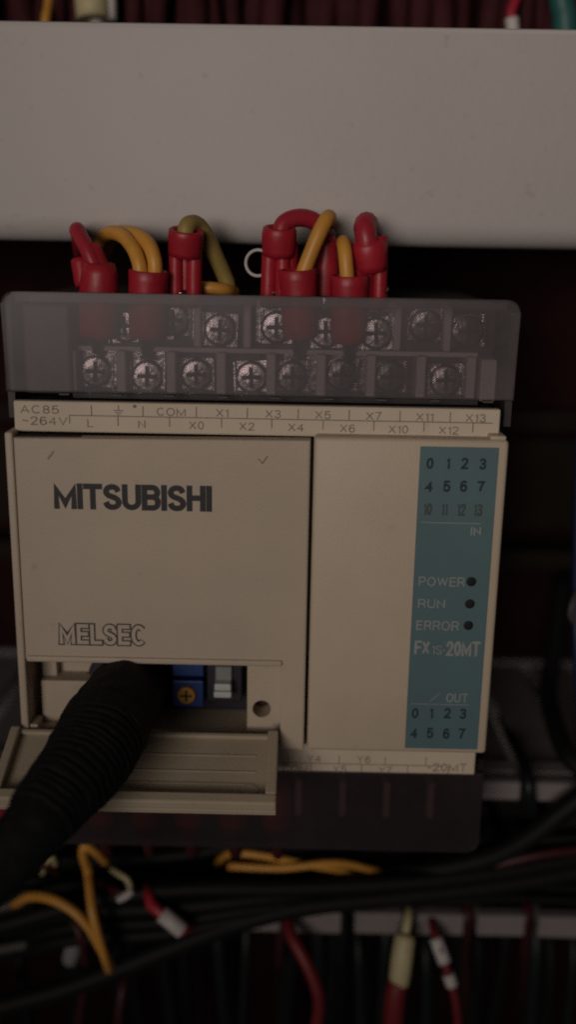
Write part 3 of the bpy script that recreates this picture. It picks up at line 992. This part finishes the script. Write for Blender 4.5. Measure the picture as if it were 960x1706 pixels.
tag(MB().tube(path((474, 1500, 32), (478, 1530, 23.2), (486, 1560, 19.5), (506, 1596, 17), (526, 1640, 15.5), (532, 1676, 15), (522, 1740, 15), per=6), 1.25, 12).build('insulated_wire', 'redshade'),
    'shaded red wire curving freely out of a slot in the lower duct', 'wire')
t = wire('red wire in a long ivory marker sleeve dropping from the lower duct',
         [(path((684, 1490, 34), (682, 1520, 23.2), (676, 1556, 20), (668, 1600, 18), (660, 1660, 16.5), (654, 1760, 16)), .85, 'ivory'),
          (path((664, 1632, 17.2), (658, 1670, 16.4), (652, 1760, 16)), 2.05, 'redshade')])
MB().tube(path((676, 1556, 20), (671, 1590, 18.4), (665, 1638, 17), per=4), [1.75, 2.0, 2.05, 2.05, 2.1, 2.1, 2.1, 2.05, 1.95], 16).build('marker_sleeve', 'ivory', t)
for q, yy in enumerate((1609, 1614)):
    pass
t = wire('shaded red wire with two small white marker tubes dropping from the lower duct',
         [(path((716, 1510, 30), (722, 1545, 22.8), (732, 1575, 20), (748, 1625, 18), (760, 1670, 17), (766, 1740, 17)), .85, 'redshade')])
MB().tube(path((726, 1562, 21), (742, 1604, 18.9), per=4), 1.3, 14).build('marker_tube', 'marker', t)
MB().tube(path((747, 1622, 18.2), (754, 1642, 17.6), per=4), 1.2, 14).build('marker_tube', 'marker', t)
for i, (px, m_, lab) in enumerate(((781, 'darkred', 'dark red wire squeezed through a slot with two dark neighbours'), (880, 'darkred', 'dark red wire hanging through the last slot past the marker tubes'),
                                   (573, 'teawire', 'dark teal wire hanging between the curving red wire and the ivory sleeve'), (470, 'darkred', 'dark red wire hanging behind the curving shaded red wire'))):
    tag(MB().tube(path((px, 1480, 36), (px - 2, 1512, 28.5), (px - 2, 1548, 28), (px - 4, 1585, 36), (px - 4, 1640, 52), (px - 2, 1760, 60), per=5), 1.1, 10).build('insulated_wire', 'greenwire' if m_ == 'teawire' else m_), lab, 'wire')
# dark wires hanging below the duct
GD = 'dark wires hanging below the lower duct'
for k in range(34):
    px = -50 + k * 31 + random.uniform(-12, 12)
    Y = random.uniform(33, 60)
    r = random.uniform(.9, 1.7)
    dx = random.uniform(-30, 30)
    a = at(px, 1500, 30)
    x = a.x
    pts = [(x, 62, -50.0), (x, 62 - 4, -56.5), (x + dx * .02, Y, -62), (x + dx * .06, Y - 2, -80), (x + dx * .12, Y, -105), (x + dx * .16, Y, -140)]
    tag(MB().tube(spline(pts, 5), r, 9).build('insulated_wire', ('blackwire', 'greenwire')[k % 2]),
        ('black wire hanging straight down under the lower duct', 'dark green wire hanging straight down under the lower duct')[k % 2], 'wire', (GD, 'dark green wires hanging below the lower duct')[k % 2])
tag(MB().tube(path((-40, 1590, 26), (40, 1574, 25), (110, 1566, 25), (128, 1572, 25), (126, 1600, 27), (118, 1640, 30), per=6), 1.0, 10).build('insulated_wire', 'darkgrey'), 'grey wire bending down under the yellow fork', 'wire')
tag(MB().tube(path((124, 1556, 23.5), (122, 1578, 23), (116, 1602, 24), per=5), [1.2] + [1.7] * 9 + [1.3], 14).build('crimp_sleeve', 'toggle2'), 'dull grey crimp sleeve hanging below the yellow fork', 'crimp sleeve')
tag(MB().tube(path((90, 1500, 26), (118, 1530, 22), (136, 1566, 20), (142, 1620, 22), (128, 1720, 26), per=6), .9, 10).build('insulated_wire', 'darkred'), 'dark red wire running down behind the yellow fork', 'wire')
tag(MB().tube(path((216, 1600, 30), (206, 1640, 24), (198, 1690, 22), (190, 1760, 22), per=6), 1.0, 10).build('insulated_wire', 'darkred'), 'dull red wire dropping below the tip of the yellow fork', 'wire')
tag(MB().tube(path((990, 1412, 26), (900, 1424, 24.5), (830, 1440, 25), (790, 1452, 28), (740, 1470, 34), per=6), .95, 10).build('insulated_wire', 'darkred'), 'dark red wire crossing the black bundle under the sweeping cable', 'wire')

# ------------------------------------------------------------------ things at the edges of the picture
for px, m_, lab, r in ((964, 'bluewire', 'blue wire at the outer side of the gap beside the controller', 1.0),
                       (975, 'yellow', 'yellow wire at the outer side of the gap beside the controller', 1.2)):
    tag(MB().tube(path((px + 6, 700, 50), (px, 900, 40), (px - 2, 1010, 34), (px, 1100, 32), (px + 12, 1240, 34), (px + 30, 1400, 40), per=6), r, 10).build('insulated_wire', m_), lab, 'wire')
tag(MB().tube(path((964, 985, 33), (955, 1005, 31), (952, 1026, 31), (962, 1042, 33), per=6), .5, 10).build('wire_tie', 'darkgrey'), 'grey tie round the wires beside the controller', 'wire tie')
tag(MB().tube(path((84, -40, 70), (80, 10, 66), (76, 30, 64), (74, 60, 64), per=6), .9, 10).build('insulated_wire', 'yellow'), 'yellow wire standing above the closed duct', 'wire')
t = wire('pale wide marker tube standing above the closed duct', [(path((160, -60, 66), (160, 0, 66), (162, 60, 66)), 1.5, 'marker')])
MB().tube(path((150, -40, 66), (156, 34, 65), per=4), 3.4, 16).build('marker_tube', 'ivory', t)
MB().tube(path((184, -40, 66), (186, 34, 65), per=4), 1.0, 12).build('marker_tube', 'marker', t)
t = wire('red wire with a small white tip above the closed duct', [(path((858, -50, 66), (862, -10, 62), (852, 24, 60), (856, 70, 60)), 1.0, 'redwire')])
MB().tube(path((853, 30, 60), (856, 60, 60), per=4), 1.3, 12).build('marker_tube', 'marker', t)
tag(MB().tube(path((930, -60, 62), (936, 0, 60), (942, 30, 60), (944, 80, 60), per=6), 2.4, 12).build('insulated_wire', 'teawire'), 'teal wire standing above the closed duct', 'wire')

for k in range(46):
    x = -28 + k * 3.15 + random.uniform(-1.4, 1.4)
    Y = 72 + random.uniform(-5, 5)
    tag(MB().tube(spline([(x, Y + 6, 98), (x + .2, Y, 108), (x + random.uniform(-.6, .6), Y - 1, 120), (x + random.uniform(-1.2, 1.2), Y, 134), (x, Y + 8, 150)], 4), random.uniform(1.7, 2.6), 9).build('insulated_wire', 'maroonwire'),
        'maroon wire in the row rising behind the closed duct', 'wire', 'maroon wires above the closed duct')
